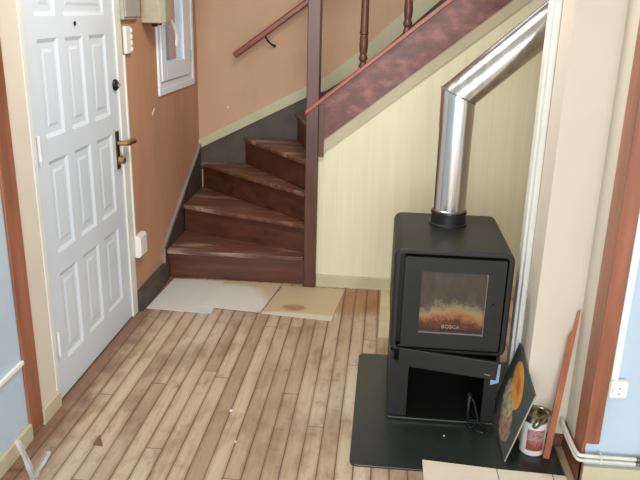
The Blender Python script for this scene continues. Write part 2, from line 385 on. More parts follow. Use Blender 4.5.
# door jambs
struct('trim_door', B(((XL - 0.1, 2.480, 0), (XL + 0.003, 2.512, 2.08)), ((XL - 0.1, 3.385, 0), (XL + 0.006, 3.460, 2.08)), ((XL - 0.1, 2.485, 2.035), (XL + 0.004, 3.46, 2.08)), bev=0.004), 'white_trim', 'white painted frame around the front door', 'trim')
# orange boards marking the opening
bm = B(((XL, 2.238, 0.012), (XL + 0.010, 2.335, CEIL)), bev=0.003)
struct('trim_post_left', bm, 'orange_wood', 'orange varnished upright board between the blue wall and cream strip at left', 'trim')
bm = B(((PXS - 0.010, 2.200, 0.125), (PXS, 2.300, CEIL)), ((PXS - 0.010, 2.190, 0.188), (0.800, 2.207, CEIL)), bev=0.003)
struct('trim_post_right', bm, 'orange_wood', 'orange varnished corner board at the right', 'trim')
# skirtings
struct('baseboard_left_near', B(((XL, -3.2, 0), (XL + 0.016, 2.238, 0.068)), bev=0.003), 'olive', 'olive cream skirting under the left blue wall', 'baseboard')
struct('baseboard_left_middle', B(((XL, 2.335, 0), (XL + 0.016, 2.485, 0.068)), bev=0.003), 'olive', 'short olive cream skirting beside the white door frame', 'baseboard')
struct('baseboard_left', B(((XL, 3.462, 0), (XL + 0.03, 3.955, 0.118)), bev=0.004), 'dark_grey', 'dark grey skirting between the door and the stairs', 'baseboard')
struct('baseboard_back', B(((-0.365, YP - 0.014, 0), (1.55, YP + 0.004, 0.075)), ((-0.365, YP - 0.019, 0), (1.55, YP, 0.012)), bev=0.003), 'olive', 'olive cream skirting under the panelled wall', 'baseboard')
struct('baseboard_right_near', B(((0.757, 2.186, 0), (3.0, 2.207, 0.098)), bev=0.003), 'olive', 'beige skirting under the right blue wall', 'baseboard')
struct('baseboard_right', B(((PXS - 0.006, 2.19, 0), (PXS, PYF - 0.012, 0.115)), ((0.60, PYF - 0.012, 0), (PXS, PYF, 0.055)), ((PXS - 0.006, 2.186, 0), (0.756, 2.207, 0.115))), 'dark_board', 'dark brown bare board at the foot of the right pier', 'baseboard')
struct('trim_floor', B(((0.722, 1.9, 0), (PXS - 0.008, PYF - 0.02, 0.012))), 'worn_strip', 'thin worn wood strip along the hearth plate', 'trim')
# white double batten up the rear edge of the pier
bm = B(((PX0 - 0.032, 2.655, 0.05), (PX0, 2.715, CEIL)), ((PX0 - 0.022, 2.625, 0.05), (PX0, 2.653, CEIL)), bev=0.006)
struct('trim_batten', bm, 'white_trim', 'white upright batten between the stove and the cream pier', 'trim')
# pale green skirting climbing the back wall
top = [(-1.30, .715), (-.545, 1.106), (-.40, 1.180), (-.186, 1.348), (.171, 1.678), (1.10, 2.52)]
th = [.066, .076, .095, .125, .135, .135]
bm = bmesh.new()
poly = [(x, YB, z) for x, z in top] + [(x, YB, z - t) for (x, z), t in list(zip(top, th))[::-1]]
prism(bm, poly, (0, -0.022, 0))
struct('trim_stair', bm, 'green_skirt', 'pale green skirting climbing the wall beside the stairs', 'trim')
# beige edge board below the stringer
bm = bmesh.new()
prism(bm, [(-.368, YP - 0.006, .877), (1.5, YP - .006, 2.362), (1.5, YP - .006, 2.285), (-.368, YP - 0.006, .80)], (0, 0.018, 0))
struct('trim_stringer', bm, 'beige_board', 'beige sloping edge board below the red stringer', 'trim')

# ---------------------------------------------------------------- window in the left wall
win = bpy.data.objects.new('window_1', None); COL.objects.link(win); win.location = (XL, 4.38, 1.11); ORG[win] = Vector((XL, 4.38, 1.11))
win['kind'] = 'structure'; win['category'] = 'window'; win['label'] = 'white framed window high on the terracotta wall'
def rect_frame(bm, x0, x1, y0, y1, z0, z1, w, bev=0.004):
    box(bm, (x0, y0, z0), (x1, y0 + w, z1), bev); box(bm, (x0, y1 - w, z0), (x1, y1, z1), bev)
    box(bm, (x0, y0 + w, z0), (x1, y1 - w, z0 + w), bev); box(bm, (x0, y0 + w, z1 - w), (x1, y1 - w, z1), bev)
bm = bmesh.new(); rect_frame(bm, XL - 0.05, XL + 0.012, 4.000, 4.755, 1.108, 2.12, 0.040)
box(bm, (XL - .05, 4.04, 1.148), (XL + 0.006, 4.715, 1.180), .003); box(bm, (XL - .05, 4.645, 1.18), (XL + 0.006, 4.715, 2.08), .003)
obj('window_frame', bm, 'pvc', win)
bm = bmesh.new(); x0, x1, y0, y1, z0, z1 = XL - .04, XL + .018, 4.045, 4.640, 1.186, 2.075
for a, b in (((x0, y0, z0), (x1, 4.130, z1)), ((x0, 4.505, z0), (x1, y1, z1)), ((x0, 4.13, z0), (x1, 4.505, 1.290)), ((x0, 4.13, 2.0), (x1, 4.505, z1))): box(bm, a, b, .004)
sash = obj('sash', bm, 'pvc', win)
obj('pane', B(((XL + .002, 4.126, 1.286), (XL + .007, 4.509, 2.004))), 'glass', sash)
bm = bmesh.new()
box(bm, (XL + 0.018, 4.085, 1.50), (XL + 0.028, 4.118, 1.60), .003)
tube(bm, cr_spline([Vector((XL + .026, 4.10, 1.535)), Vector((XL + .052, 4.105, 1.532)), Vector((XL + .062, 4.15, 1.50)), Vector((XL + .064, 4.19, 1.45)), Vector((XL + .060, 4.195, 1.385))]), .009, 10)
obj('window_handle', bm, 'plastic', sash)
obj('hinge', B(((XL + .012, 4.640, 1.26), (XL + .022, 4.652, 1.34)), bev=.003), 'silver', win)
# what stands outside the window
struct('wall_outside', B(((-2.9, 2.5, 0), (-2.8, 9.5, 3.2))), 'outside_dark', 'grey rendered wall seen through the window', 'wall')
tag(obj('window_shutter', B(((-2.0, 6.51, 0.0), (-1.96, 7.4, 1.45)), bev=.01), 'outside_blue', None, (-1.97, 6.9, 0)), 'pale blue shutter seen through the lower window pane', 'shutter')

# ---------------------------------------------------------------- front door
door = bpy.data.objects.new('door_1', None); COL.objects.link(door); door.location = (XL, 2.53, 0); ORG[door] = Vector((XL, 2.53, 0))
door['kind'] = 'structure'; door['category'] = 'door'; door['label'] = 'white panelled front door with brass lever handle'
XF = XL - 0.003                     # face of the leaf
DY0, DY1, DZ0, DZ1 = 2.514, 3.383, 0.008, 2.033
colsY = [(2.612, 2.782), (2.850, 3.020), (3.090, 3.272)]
rows = [(0.155, 0.540), (0.628, 1.010), (1.100, 1.474), (1.556, 1.93)]
bm = bmesh.new()
def lbox(y0, y1, z0, z1): box(bm, (XF - 0.04, y0, z0), (XF, y1, z1))
TOPC = [colsY[0], (colsY[1][0], colsY[2][1])]
ys = [DY0] + [v for c in colsY for v in c] + [DY1]
for k in range(0, len(ys), 2): lbox(ys[k], ys[k + 1], DZ0, 1.515)
for (a, b) in colsY:
    zs = [DZ0] + [v for r in rows[:3] for v in r] + [1.515]
    for k in range(0, len(zs), 2): lbox(a, b, zs[k], zs[k + 1])
ty = [DY0] + [v for c in TOPC for v in c] + [DY1]
for k in range(0, len(ty), 2): lbox(ty[k], ty[k + 1], 1.515, DZ1)
for (a, b) in TOPC: lbox(a, b, 1.515, rows[3][0]); lbox(a, b, rows[3][1], DZ1)
obj('leaf', bm, 'white', door)
for ri, (z0, z1) in enumerate(rows):
    for ci, (y0, y1) in enumerate(colsY if ri < 3 else TOPC):
        bm = bmesh.new()
        # sunk moulding, flat channel, then the raised field
        loops = [((0.0, 0.0)), ((0.016, -0.008)), ((0.040, -0.008)), ((0.052, -0.0045))]
        prev = None
        for d, dx in loops:
            cs = [bm.verts.new((XF + dx, yy, zz)) for yy, zz in ((y0 + d, z0 + d), (y1 - d, z0 + d), (y1 - d, z1 - d), (y0 + d, z1 - d))]
            if prev:
                for k in range(4): bm.faces.new((prev[k], prev[(k + 1) % 4], cs[(k + 1) % 4], cs[k]))
            prev = cs
        bm.faces.new(prev)
        obj('panel', bm, 'white', door)
# hardware
bm = B(((XF, 3.312, 0.828), (XF + 0.007, 3.348, 1.016)), bev=0.003); hp = obj('handle_plate', bm, 'dark_brass', door)
bm = bmesh.new(); lathe(bm, (XF + .007, 3.332, 0.957), [(.012, 0), (.012, .05)], 16, 'x')
tube(bm, [(XF + .045, 3.332, .957), (XF + .052, 3.35, .957), (XF + .053, 3.385, .957), (XF + .052, 3.425, .956)], .011, 12, radii=[.013, .015, .0155, .0155]); obj('lever', bm, 'brass', hp)
bm = bmesh.new(); lathe(bm, (XF + .007, 3.334, .872), [(.023, 0), (.024, .006), (.019, .012), (.020, .022), (.014, .028)], 20, 'x'); obj('lock_knob', bm, 'brass', hp)
bm = bmesh.new(); lathe(bm, (XF, 3.348, 1.236), [(.027, 0), (.028, .006), (.024, .012), (.015, .013), (.014, .020), (.006, .022)], 24, 'x'); obj('deadbolt', bm, 'dark_metal', door)
bm = B(((XF + .018, 3.337, 1.229), (XF + .030, 3.350, 1.243)), bev=.002); obj('thumb_turn', bm, 'silver', door)
bm = bmesh.new(); lathe(bm, (XF, 2.952, 1.525), [(.009, 0), (.009, .004), (.005, .006)], 14, 'x'); obj('peephole', bm, 'dark_metal', door)
for z in (0.26, 1.075, 1.85):
    bm = bmesh.new(); lathe(bm, (XF + .006, 2.534, z - .05), [(.007, 0), (.007, .10)], 12); lathe(bm, (XF + .006, 2.534, z - .062), [(.004, 0), (.006, .006), (.004, .01)], 10); obj('hinge', bm, 'white_trim', door)

# ================================================================ STAIRCASE
st = thing('staircase', 'brown winder staircase rising to the right behind the red-brown newel post', 'staircase', (-0.86, 4.0, 0))
R = 0.185
LX, RX = XL + 0.013, -0.444
# nosing lines: (left xyz, right xyz)
nos = [((LX, 3.978), (RX, 3.978)), ((LX, 4.35), (RX, 4.035)), ((LX, 4.83), (RX, 4.075)), ((-.985, YB - .012), (RX, 4.12)), ((-.62, YB - .012), (RX + .015, 4.16))]
for k in range(4):
    z = R * (k + 1); (a, b), (c, d) = nos[k], nos[k + 1]
    if k in (0, 1): poly = [a, b, (d[0], d[1] + .03), (c[0], c[1] + .03)]
    elif k == 2: poly = [a, b, (d[0], d[1] + .03), (c[0] + .02, YB - .012), (LX, YB - .012)]
    else: poly = [a, b, (d[0], d[1] + .03), (c[0] + .05, YB - .012)]
    bm = bmesh.new(); prism(bm, [(x, y, z) for x, y in poly], (0, 0, -0.028), 0.006); obj('tread', bm, 'tread', st)
for k in range(5):
    z0 = R * k; z1 = R * (k + 1) - 0.026; a, b = Vector(nos[k][0]), Vector(nos[k][1])
    d = (b - a).normalized(); n = Vector((-d.y, d.x))
    p, q = a + n * .022, b + n * .022
    p.y = min(p.y, YB - .014); bm = bmesh.new()
    prism(bm, [(p.x, p.y, z0), (q.x, q.y, z0), (q.x, q.y, z1), (p.x, p.y, z1)], (n.x * .016, n.y * .016, 0)); obj('riser', bm, 'riser', st)
# fifth tread closes the turn, then the straight flight
z = R * 5
bm = bmesh.new(); prism(bm, [(-.62, YB - .012, z), (RX + .015, 4.16, z), (RX + .07, 4.06, z), (-.26, 4.04, z), (-.26, YB - .012, z)], (0, 0, -.028), .005); obj('tread', bm, 'tread', st)
for k in range(6, 13):
    z = R * k; x0 = -0.33 + (k - 6) * 0.240
    if z > CEIL - .1: break
    bm = B(((x0, 4.032, z - .028), (x0 + .27, YB - .012, z)), bev=.005); obj('tread', bm, 'tread', st)
    bm = B(((x0 + .022, 4.032, z - R), (x0 + .038, YB - .012, z - .026))); obj('riser', bm, 'riser', st)
# newel
bm = B(((-.440, 3.955, 0), (-.368, 4.05, 2.35)), bev=.005); obj('newel_post', bm, 'newel', st)
# front stringer with its red top edge
bm = bmesh.new(); prism(bm, [(-.372, 3.978, .872), (1.45, 3.978, 2.321), (1.45, 3.978, 2.59), (-.372, 3.978, 1.112)], (0, .05, 0)); obj('stringer', bm, 'stringer', st)
bm = bmesh.new(); prism(bm, [(-.446, 3.948, 1.036), (1.45, 3.948, 2.572), (1.45, 3.948, 2.599), (-.446, 3.948, 1.063)], (0, .085, 0), .004); obj('stringer_cap', bm, 'cap', st)
bm = B(((-.372, 3.972, .80), (-.338, 3.99, 1.10))); obj('stringer_end', bm, 'newel', st)
# dark wall stringers
bm = bmesh.new(); prism(bm, [(XL, 3.935, 0), (XL, YB, 0.0), (XL, YB, .660), (XL, 3.935, .200)], (.012, 0, 0)); obj('wall_stringer', bm, 'dark_grey', st)
bm = bmesh.new(); prism(bm, [(XL, 3.922, 0.09), (XL, 3.940, 0.09), (XL, 3.945, .205), (XL, YB - .012, .672), (XL, YB - .012, .690), (XL, 3.922, .222)], (.020, 0, 0), .003); obj('stringer_edge', bm, 'grey_edge', st, label='worn light grey edge strip')
poly = [(x, YB, z - t + .004) for (x, z), t in zip(top, th)] + [(1.10, YB, 1.9), (-.3, YB, .9), (-.9, YB, .5), (-1.3, YB, .5)]
bm = bmesh.new(); prism(bm, poly, (0, -.012, 0)); obj('wall_stringer', bm, 'dark_grey', st)
# balusters
def baluster(x):
    zb = 1.063 + (x + .446) * .810 - 0.010
    H = .86
    prof = [(.019, 0), (.019, .012), (.014, .022), (.013, .03), (.018, .040), (.0195, .052), (.016, .064), (.014, .070), (.017, .085), (.019, .12), (.017, .165), (.015, .172), (.019, .178), (.019, .186), (.0175, .195), (.0165, .30), (.0155, .45), (.0165, .60), (.019, .70), (.014, .715), (.018, .74), (.018, H)]; prof = [(r * 1.28, h) for r, h in prof]
    bm = bmesh.new(); lathe(bm, (x, 4.0, zb), prof, 18); obj('baluster', bm, 'newel', st)
for x in (-.134, .098, .330): baluster(x)
bm = bmesh.new(); prism(bm, [(-.372, 3.97, 1.94), (.40, 3.97, 2.54), (.40, 3.97, 2.595), (-.372, 3.97, 2.0)], (0, .06, 0), .008); obj('handrail', bm, 'rail', st)

# wall handrail on the back wall
hr = thing('wall_handrail', 'red-brown wooden handrail sloping up the terracotta back wall', 'handrail', (-1.03, 4.80, 1.29))
a = Vector((-1.022, 4.80, 1.297)); b = Vector((.55, 4.80, 2.44)); d = (b - a).normalized(); u = Vector((-d.z, 0, d.x)) * .020
bm = bmesh.new(); prism(bm, [a - u, b - u, b + u, a + u], (0, -.035, 0), .010); obj('rail', bm, 'rail', hr)
for t_ in (.13, .75):
    p = a.lerp(b, t_); bm = bmesh.new()
    tube(bm, [p + Vector((.006, -.015, -.02)), p + Vector((.02, -.005, -.045)), p + Vector((.045, .03, -.075)), p + Vector((.055, .066, -.08))], .006, 10)
    lathe(bm, p + Vector((.055, .058, -.08)), [(.012, 0), (.012, .010)], 16, 'y'); obj('bracket', bm, 'dark_metal', hr)

# ================================================================ STOVE AND FLUE
hp_ = bmesh.new()
def rrect(x0, x1, y0, y1, r, z, n=6):
    pts = []
    for cx, cy, a0 in ((x1 - r, y0 + r, -90), (x1 - r, y1 - r, 0), (x0 + r, y1 - r, 90), (x0 + r, y0 + r, 180)):
        for k in range(n + 1):
            a = math.radians(a0 + 90 * k / n); pts.append((cx + r * math.cos(a), cy + r * math.sin(a), z))
    return pts
prism(hp_, rrect(-.066, .720, 2.222, 3.122, .03, 0.0), (0, 0, .007), .0015)
tag(obj('hearth_plate', hp_, 'plate', None, (.32, 2.67, 0)), 'dark rounded hearth plate on the floorboards under the stove', 'hearth plate')

SX0, SX1, SYF, SYB, SZB, SZT = .066, .520, 2.560, 3.080, .312, .744
stove = thing('wood_stove', 'black steel wood stove on the dark hearth plate', 'stove', (.29, 2.82, .007))
def rring(x0, x1, z0, z1, r, y, n=6):
    pts = []
    for cx, cz, a0 in ((x1 - r, z0 + r, -90), (x1 - r, z1 - r, 0), (x0 + r, z1 - r, 90), (x0 + r, z0 + r, 180)):
        for k in range(n + 1):
            a = math.radians(a0 + 90 * k / n); pts.append((cx + r * math.cos(a), y, cz + r * math.sin(a)))
    return pts
bm = bmesh.new()
def ringloop(specs, mat_close=True):
    prev = None; first = None
    for s in specs:
        ring = [bm.verts.new(p) for p in s]
        if prev:
            for k in range(len(ring)):
                f = bm.faces.new((prev[k], prev[(k + 1) % len(ring)], ring[(k + 1) % len(ring)], ring[k])); f.smooth = False
        else: first = ring
        prev = ring
    bm.faces.new(first[::-1]); bm.faces.new(prev)
rr = .034
ringloop([rring(SX0, SX1, SZB, SZT, rr, SYB), rring(SX0, SX1, SZB, SZT, rr, SYF + .009), rring(SX0 + .003, SX1 - .003, SZB + .003, SZT - .003, rr - .003, SYF + .003), rring(SX0 + .009, SX1 - .009, SZB + .009, SZT - .009, rr - .008, SYF),
          rring(SX0 + .022, SX1 - .022, SZB + .017, SZT - .017, rr - .018, SYF), rring(SX0 + .024, SX1 - .024, SZB + .019, SZT - .019, rr - .019, SYF + .045)])
bmesh.ops.recalc_face_normals(bm, faces=bm.faces)
obj('body', bm, 'stove', stove)
# vent slots on the left cheek
for (yy, zz) in ((2.66, .675), (2.66, .625), (2.66, .575)):
    bm = bmesh.new(); lathe(bm, (SX0 - .001, yy, zz), [(.014, 0), (.014, .004)], 18, 'x'); obj('vent_hole', bm, 'stove_dark', stove)
# fire door
DX0, DX1, DZb, DZt = .107, .490, .339, .716
GX0, GX1, GZb, GZt = .173, .423, .408, .659
bm = bmesh.new()
for a, b in (((DX0, SYF - .006, DZb), (GX0, SYF + .022, DZt)), ((GX1, SYF - .006, DZb), (DX1, SYF + .022, DZt)), ((GX0, SYF - .006, DZb), (GX1, SYF + .022, GZb)), ((GX0, SYF - .006, GZt), (GX1, SYF + .022, DZt))):
    box(bm, a, b)
bmesh.ops.remove_doubles(bm, verts=bm.verts, dist=1e-5)
fd = obj('fire_door', bm, 'stove', stove)
obj('glass_pane', B(((GX0 - .004, SYF - .001, GZb - .004), (GX1 + .004, SYF + .006, GZt + .004))), 'banded_glass', fd, label='brown glass pane with a tan band low down')
obj('pane_bead', B(((GX0, SYF - .008, GZb - .004), (GX1, SYF - .001, GZb + .001)), ((GX1 - .002, SYF - .008, GZb), (GX1 + .001, SYF - .001, GZt)), ((GX1 - .006, SYF - .009, GZb - .008), (GX1 + .001, SYF - .001, GZb)), ((GX1 - .006, SYF - .009, GZt - .006), (GX1 + .001, SYF - .001, GZt))), 'stove_edge', fd)
bm = bmesh.new(); lathe(bm, (.452, SYF - .012, .533), [(.006, 0), (.007, .006)], 14, 'y'); obj('latch', bm, 'stove_dark', fd)
tx = bpy.data.curves.new('logo_text', 'FONT'); tx.body = 'BOSCA'; tx.size = .0210; tx.extrude = .0006; tx.align_x = 'CENTER'; tx.offset = .0006; tx.space_character = 1.08
to = bpy.data.objects.new('logo_text', tx); COL.objects.link(to); bpy.context.view_layer.update()
me = bpy.data.meshes.new_from_object(to.evaluated_get(bpy.context.evaluated_depsgraph_get())); bpy.data.objects.remove(to); bpy.data.curves.remove(tx)
bm = bmesh.new(); bm.from_mesh(me); bpy.data.meshes.remove(me)
for v in bm.verts: v.co = Vector((.298 + v.co.x, SYF - .0022 - v.co.z, .4255 + v.co.y))
obj('logo', bm, 'silver', fd, label='BOSCA in silver letters')
# mid shelf, pedestal and base
obj('shelf_lip', B(((SX0 + .03, SYF + .012, .3305), (SX1 - .03, SYF + .03, .336)), bev=.002), 'stove', stove)
obj('side_panel', B(((.072, SYF + .006, .018), (.086, SYB - .02, .31)), ((.086, SYF + .006, .018), (.148, SYF + .014, .27))), 'stove', stove)
obj('side_panel', B(((.490, SYF + .006, .018), (.504, SYB - .02, .31)), ((.452, SYF + .006, .018), (.490, SYF + .014, .27))), 'stove', stove)
obj('rear_panel', B(((.086, SYB - .034, .018), (.490, SYB - .02, .31))), 'stove_dark', stove)
obj('base', B(((.070, SYF - .008, .007), (.506, SYB - .01, .019)), bev=.002), 'stove', stove)
obj('base_edge', B(((.078, SYF - .0105, .015), (.500, SYF - .007, .0195))), 'stove_edge', stove)
# ash drawer, pulled out askew
bm = B(((0, -.012, 0), (.386, .004, .077)), bev=.002); box(bm, (.01, .004, .008), (.376, .30, .05))
rot = Matrix.Translation((.104, SYF + .004, .254)) @ Matrix.Rotation(math.radians(2.0), 4, 'Y') @ Matrix.Rotation(math.radians(-7.5), 4, 'Z')
bmesh.ops.transform(bm, matrix=rot, verts=bm.verts)
dr = obj('ash_drawer', bm, 'stove', stove)
bm = B(((.338, -.0135, .018), (.362, -.0115, .022))); bmesh.ops.transform(bm, matrix=rot, verts=bm.verts); obj('badge', bm, 'silver', dr)
# collar
PXc, PYc, PR = .293, 2.935, .0685
bm = bmesh.new(); lathe(bm, (PXc, PYc, SZT - .002), [(.080, 0), (.080, .008), (.073, .012), (.073, .050), (.076, .052), (.076, .058), (.066, .058)], 40); obj('flue_collar', bm, 'stove', stove)

flue = thing('flue_pipe', 'shiny steel flue pipe bending right above the stove', 'flue pipe', (PXc, PYc, SZT + .058))
ZE = 1.285; d2 = Vector((1, 0.03, .89)).normalized(); mn = (Vector((0, 0, 1)) + d2).normalized(); E0 = Vector((PXc, PYc, ZE)); NN = 48
def cyl_on_plane(dirv, t_or_plane, r):
    s = dirv.cross(Vector((0, 1, 0))).normalized(); w = Vector((0, 1, 0)); w = (w - dirv * w.dot(dirv)).normalized(); s = w.cross(dirv)
    ring = []
    for k in range(NN):
        a = 2 * math.pi * k / NN; p = E0 + s * (r * math.cos(a)) + w * (r * math.sin(a))
        if t_or_plane == 'mitre': p = p - dirv * ((p - E0).dot(mn) / dirv.dot(mn))
        else: p = p + dirv * t_or_plane
        ring.append(p)
    return ring
def shell(rings):
    bm = bmesh.new(); vs = [[bm.verts.new(p) for p in r] for r in rings]
    for a, b in zip(vs, vs[1:]):
        for k in range(NN): bm.faces.new((a[k], a[(k + 1) % NN], b[(k + 1) % NN], b[k])).smooth = True
    bm.faces.new(vs[0][::-1]); bm.faces.new(vs[-1]); bmesh.ops.recalc_face_normals(bm, faces=bm.faces); return bm
Zv = Vector((0, 0, 1))
obj('pipe_section', shell([cyl_on_plane(Zv, SZT + .0565 - ZE, PR), cyl_on_plane(Zv, -.125, PR)]), 'steel', flue)
obj('elbow', shell([cyl_on_plane(Zv, -.126, PR + .0015), cyl_on_plane(Zv, 'mitre', PR + .0015)]), 'steel', flue)
obj('pipe_section', shell([cyl_on_plane(d2, 'mitre', PR + .0015), cyl_on_plane(d2, 1.58, PR + .0015)]), 'steel', flue)
sm = []
rA = cyl_on_plane(Vector((0, 0, 1)), 'mitre', PR + .002)
bm = bmesh.new(); tube(bm, rA + [rA[0]], .0028, 6); obj('mitre_seam', bm, 'silver', flue)
bm = bmesh.new(); lathe(bm, (PXc, PYc, SZT + .0575), [(PR + .001, 0), (PR + .004, .003), (PR + .004, .008), (PR + .001, .011)], 40); obj('bottom_ring', bm, 'silver', flue)

# ================================================================ THINGS ON THE HEARTH
# painted dark board leaning on the pier
art = thing('leaning_board', 'dark square board with an orange and pink painted shell, leaning against the pier', 'painted board', (.511, 2.314, .007))
face = obj('painted_face', B(((0, 0, 0), (ART_W, ART_H, .002))), 'art')
back = obj('backing', B(((0, 0, .002), (ART_W, ART_H, .006))), 'art_back')
edge = obj('edge_strip', B(((-.0015, .0, 0.0005), (0, ART_H, .0055))), 'art_edge')
Q = (Matrix.Rotation(.039, 3, 'Z') @ Matrix.Rotation(.222, 3, 'Y') @ Matrix.Rotation(.136, 3, 'X'))
fx, fy = Q @ Vector((0, 1, 0)), Q @ Vector((0, 0, 1)); fz = fx.cross(fy)
rm = Matrix.Identity(4)
for r in range(3): rm[r][0] = fx[r]; rm[r][1] = fy[r]; rm[r][2] = fz[r]
for o in (face, back, edge):
    o.parent = art; o.matrix_local = rm

# paint can
can = thing('paint_can', 'white can with a pink and red label beside the leaning board', 'can', (.628, 2.402, .007))
cr = .046
bm = bmesh.new(); lathe(bm, (.628, 2.402, .007), [(cr - .004, 0), (cr, .004), (cr, .134), (cr - .001, .136), (cr - .001, .138)], 40); obj('body', bm, 'can_white', can)
bm = bmesh.new(); lathe(bm, (.628, 2.402, .145), [(cr - .001, 0), (cr + .001, .002), (cr - .001, .005), (cr - .001, .024), (cr + .002, .027), (cr - .002, .030), (cr - .006, .027), (cr - .008, .006), (.001, .004)], 40, caps=False); obj('rim', bm, 'can_tin', can, label='tarnished metal rim and sunken lid')
bm = bmesh.new(); n = 20; ra = cr + .0012; prev = None
for k in range(n + 1):
    a = math.radians(-132 + 84 * k / n) ; pr = [bm.verts.new((.628 + ra * math.cos(a), 2.402 + ra * math.sin(a), z)) for z in (.033, .122)]
    if prev: bm.faces.new((prev[0], pr[0], pr[1], prev[1])).smooth = True
    prev = pr
bmesh.ops.solidify(bm, geom=bm.faces[:], thickness=.0008)
obj('label', bm, 'label', can, origin=(.628, 2.402, .035), label='pink and red paper label')

# bent hook tool on the can
pl = Matrix.Identity(4)
pts = [(543.5, 410), (547, 409.6), (550, 411.5), (550.6, 414), (548, 416), (544, 416), (540, 418.5), (536, 422.5), (533.3, 426), (534.5, 428), (537.5, 427.6), (541, 424), (545, 419.5), (547, 417)]
P3 = []
for i, (px, py) in enumerate(pts):
    P3.append(atY(px, py, 2.347 + .010 * max(0, (428 - py) / 19)))
bm = bmesh.new(); tube(bm, cr_spline(P3), .0042, 10)
tag(obj('metal_hook', bm, 'hook', None, P3[8]), 'tarnished bent metal hook lying across the rim of the can', 'hook')

# wooden offcut leaning on the pier
bm = bmesh.new()
f0 = Vector((.672, 2.352, .007)); t0 = Vector((.733, 2.438, .585)); ax = (t0 - f0); L_ = ax.length; az = ax.normalized(); axx = Vector((1, 0, 0)); axx = (axx - az * axx.dot(az)).normalized(); ayy = az.cross(axx)
poly = [(-.012, 0), (.012, 0), (.013, L_ * .80), (.012, L_), (.004, L_ * .985), (.001, L_ * .86), (-.010, L_ * .82)]
prism(bm, [f0 + axx * x + az * z - ayy * .006 for x, z in poly], ayy * .012, .0012)
mn_ = min(v.co.z for v in bm.verts); bmesh.ops.translate(bm, verts=bm.verts, vec=(0, 0, .0072 - mn_))
tag(obj('wooden_stick', bm, 'stick_wood', None, f0), 'orange wooden stick with a split top leaning beside the can', 'stick')

# blue paper tag between stove and board
bm = bmesh.new(); prism(bm, [(.474, 2.553, .192), (.506, 2.553, .204), (.508, 2.556, .285), (.470, 2.556, .275)], (0, .002, 0))
c4 = [Vector((.49, 2.555, .19))] * 4
tag(obj('paper_tag', bm, 'blue_paper', None, c4[3]), 'light blue paper tag stuck to the right leg of the stove', 'tag')

# cord with grey plug in the stove's wood bay
cord = thing('power_cord', 'black cord with a grey plug spilling from the bay under the stove', 'cord', (.40, 2.56, .02))
q = [atY(464, 412, 2.60), atY(463, 405, 2.59), atY(466, 398, 2.585)]
lp = [Vector((.415, 2.60, .10)), Vector((.425, 2.59, .085)), Vector((.432, 2.575, .06)), Vector((.440, 2.555, .03)), Vector((.425, 2.535, .012)), Vector((.405, 2.525, .012)), Vector((.400, 2.545, .022)), Vector((.425, 2.553, .026)), Vector((.455, 2.54, .013)), Vector((.470, 2.515, .011)), Vector((.455, 2.49, .011)), Vector((.43, 2.50, .012))]
bm = bmesh.new(); tube(bm, cr_spline(lp), .004, 8); obj('cable', bm, 'black', cord)
bm = bmesh.new(); tube(bm, [(.412, 2.602, .102), (.408, 2.60, .112), (.402, 2.598, .135)], .01, 12, radii=[.006, .012, .015])
tube(bm, [(.405, 2.590, .11), (.402, 2.585, .075), (.404, 2.585, .04), (.406, 2.586, .0195)], .005, 8); obj('plug', bm, 'silver', cord)

# flat sheets in front of the hearth
def sheet(name, quad, z, t, mat, label, cat, group=None):
    bm = bmesh.new(); prism(bm, [(x, y, z) for x, y in quad], (0, 0, t), .0008); c = Vector((sum(p[0] for p in quad) / 4, sum(p[1] for p in quad) / 4, z))
    return tag(obj(name, bm, mat, None, c), label, cat, group)
sheet('flat_panel', [(.205, 1.90), (.474, 1.90), (.474, 2.256), (.205, 2.278)], .0072, .006, 'front_sheet', 'pale beige panel overlapping the front edge of the hearth, widest and leftmost of three', 'panel', 'pale panels in front of the hearth')
sheet('flat_panel', [(.477, 1.90), (.672, 1.90), (.672, 2.248), (.477, 2.255)], .0072, .006, 'front_sheet', 'pale beige panel in front of the hearth, middle of three', 'panel', 'pale panels in front of the hearth')
sheet('flat_panel', [(.675, 1.90), (.721, 1.90), (.721, 2.244), (.675, 2.248)], .0072, .006, 'front_sheet', 'narrow pale beige panel in front of the hearth, nearest the orange corner board', 'panel', 'pale panels in front of the hearth')
# sheets at the foot of the stairs
def quadpx(*p): return [(atZ(a, b).x, atZ(a, b).y) for a, b in p]
qa = quadpx((146, 308.5), (211, 314), (227, 280), (176, 276.5)); qa = [(max(x, XL + .034), min(y, 3.972)) for x, y in qa]
sheet('cardboard_sheet', qa, .0005, .003, 'sheetA', 'pale grey cardboard sheet on the floor, beside the dark left skirting', 'sheet', 'sheets at the foot of the stairs')
qb = quadpx((200, 307), (260, 313.6), (283.5, 281.8), (229, 276)); qb = [(x, min(y, 3.972)) for x, y in qb]
sheet('cardboard_sheet', qb, .0040, .003, 'sheetB', 'white-stained cardboard sheet with beige edges, the middle one of three by the stairs', 'sheet', 'sheets at the foot of the stairs')
qc = quadpx((261, 313.6), (331, 321.5), (345.5, 287.5), (284.5, 281.8)); qc = [(x, min(y, 3.950)) for x, y in qc]
sheet('cardboard_sheet', qc, .0005, .003, 'sheetC', 'beige cardboard sheet with a brown stain in front of the newel post', 'sheet', 'sheets at the foot of the stairs')
qd = quadpx((378, 338), (393, 339), (394, 291), (381, 291))
sheet('plywood_offcut', qd, .0005, .006, 'offcut', 'narrow pale plywood offcut on the floor behind the left of the stove', 'offcut')

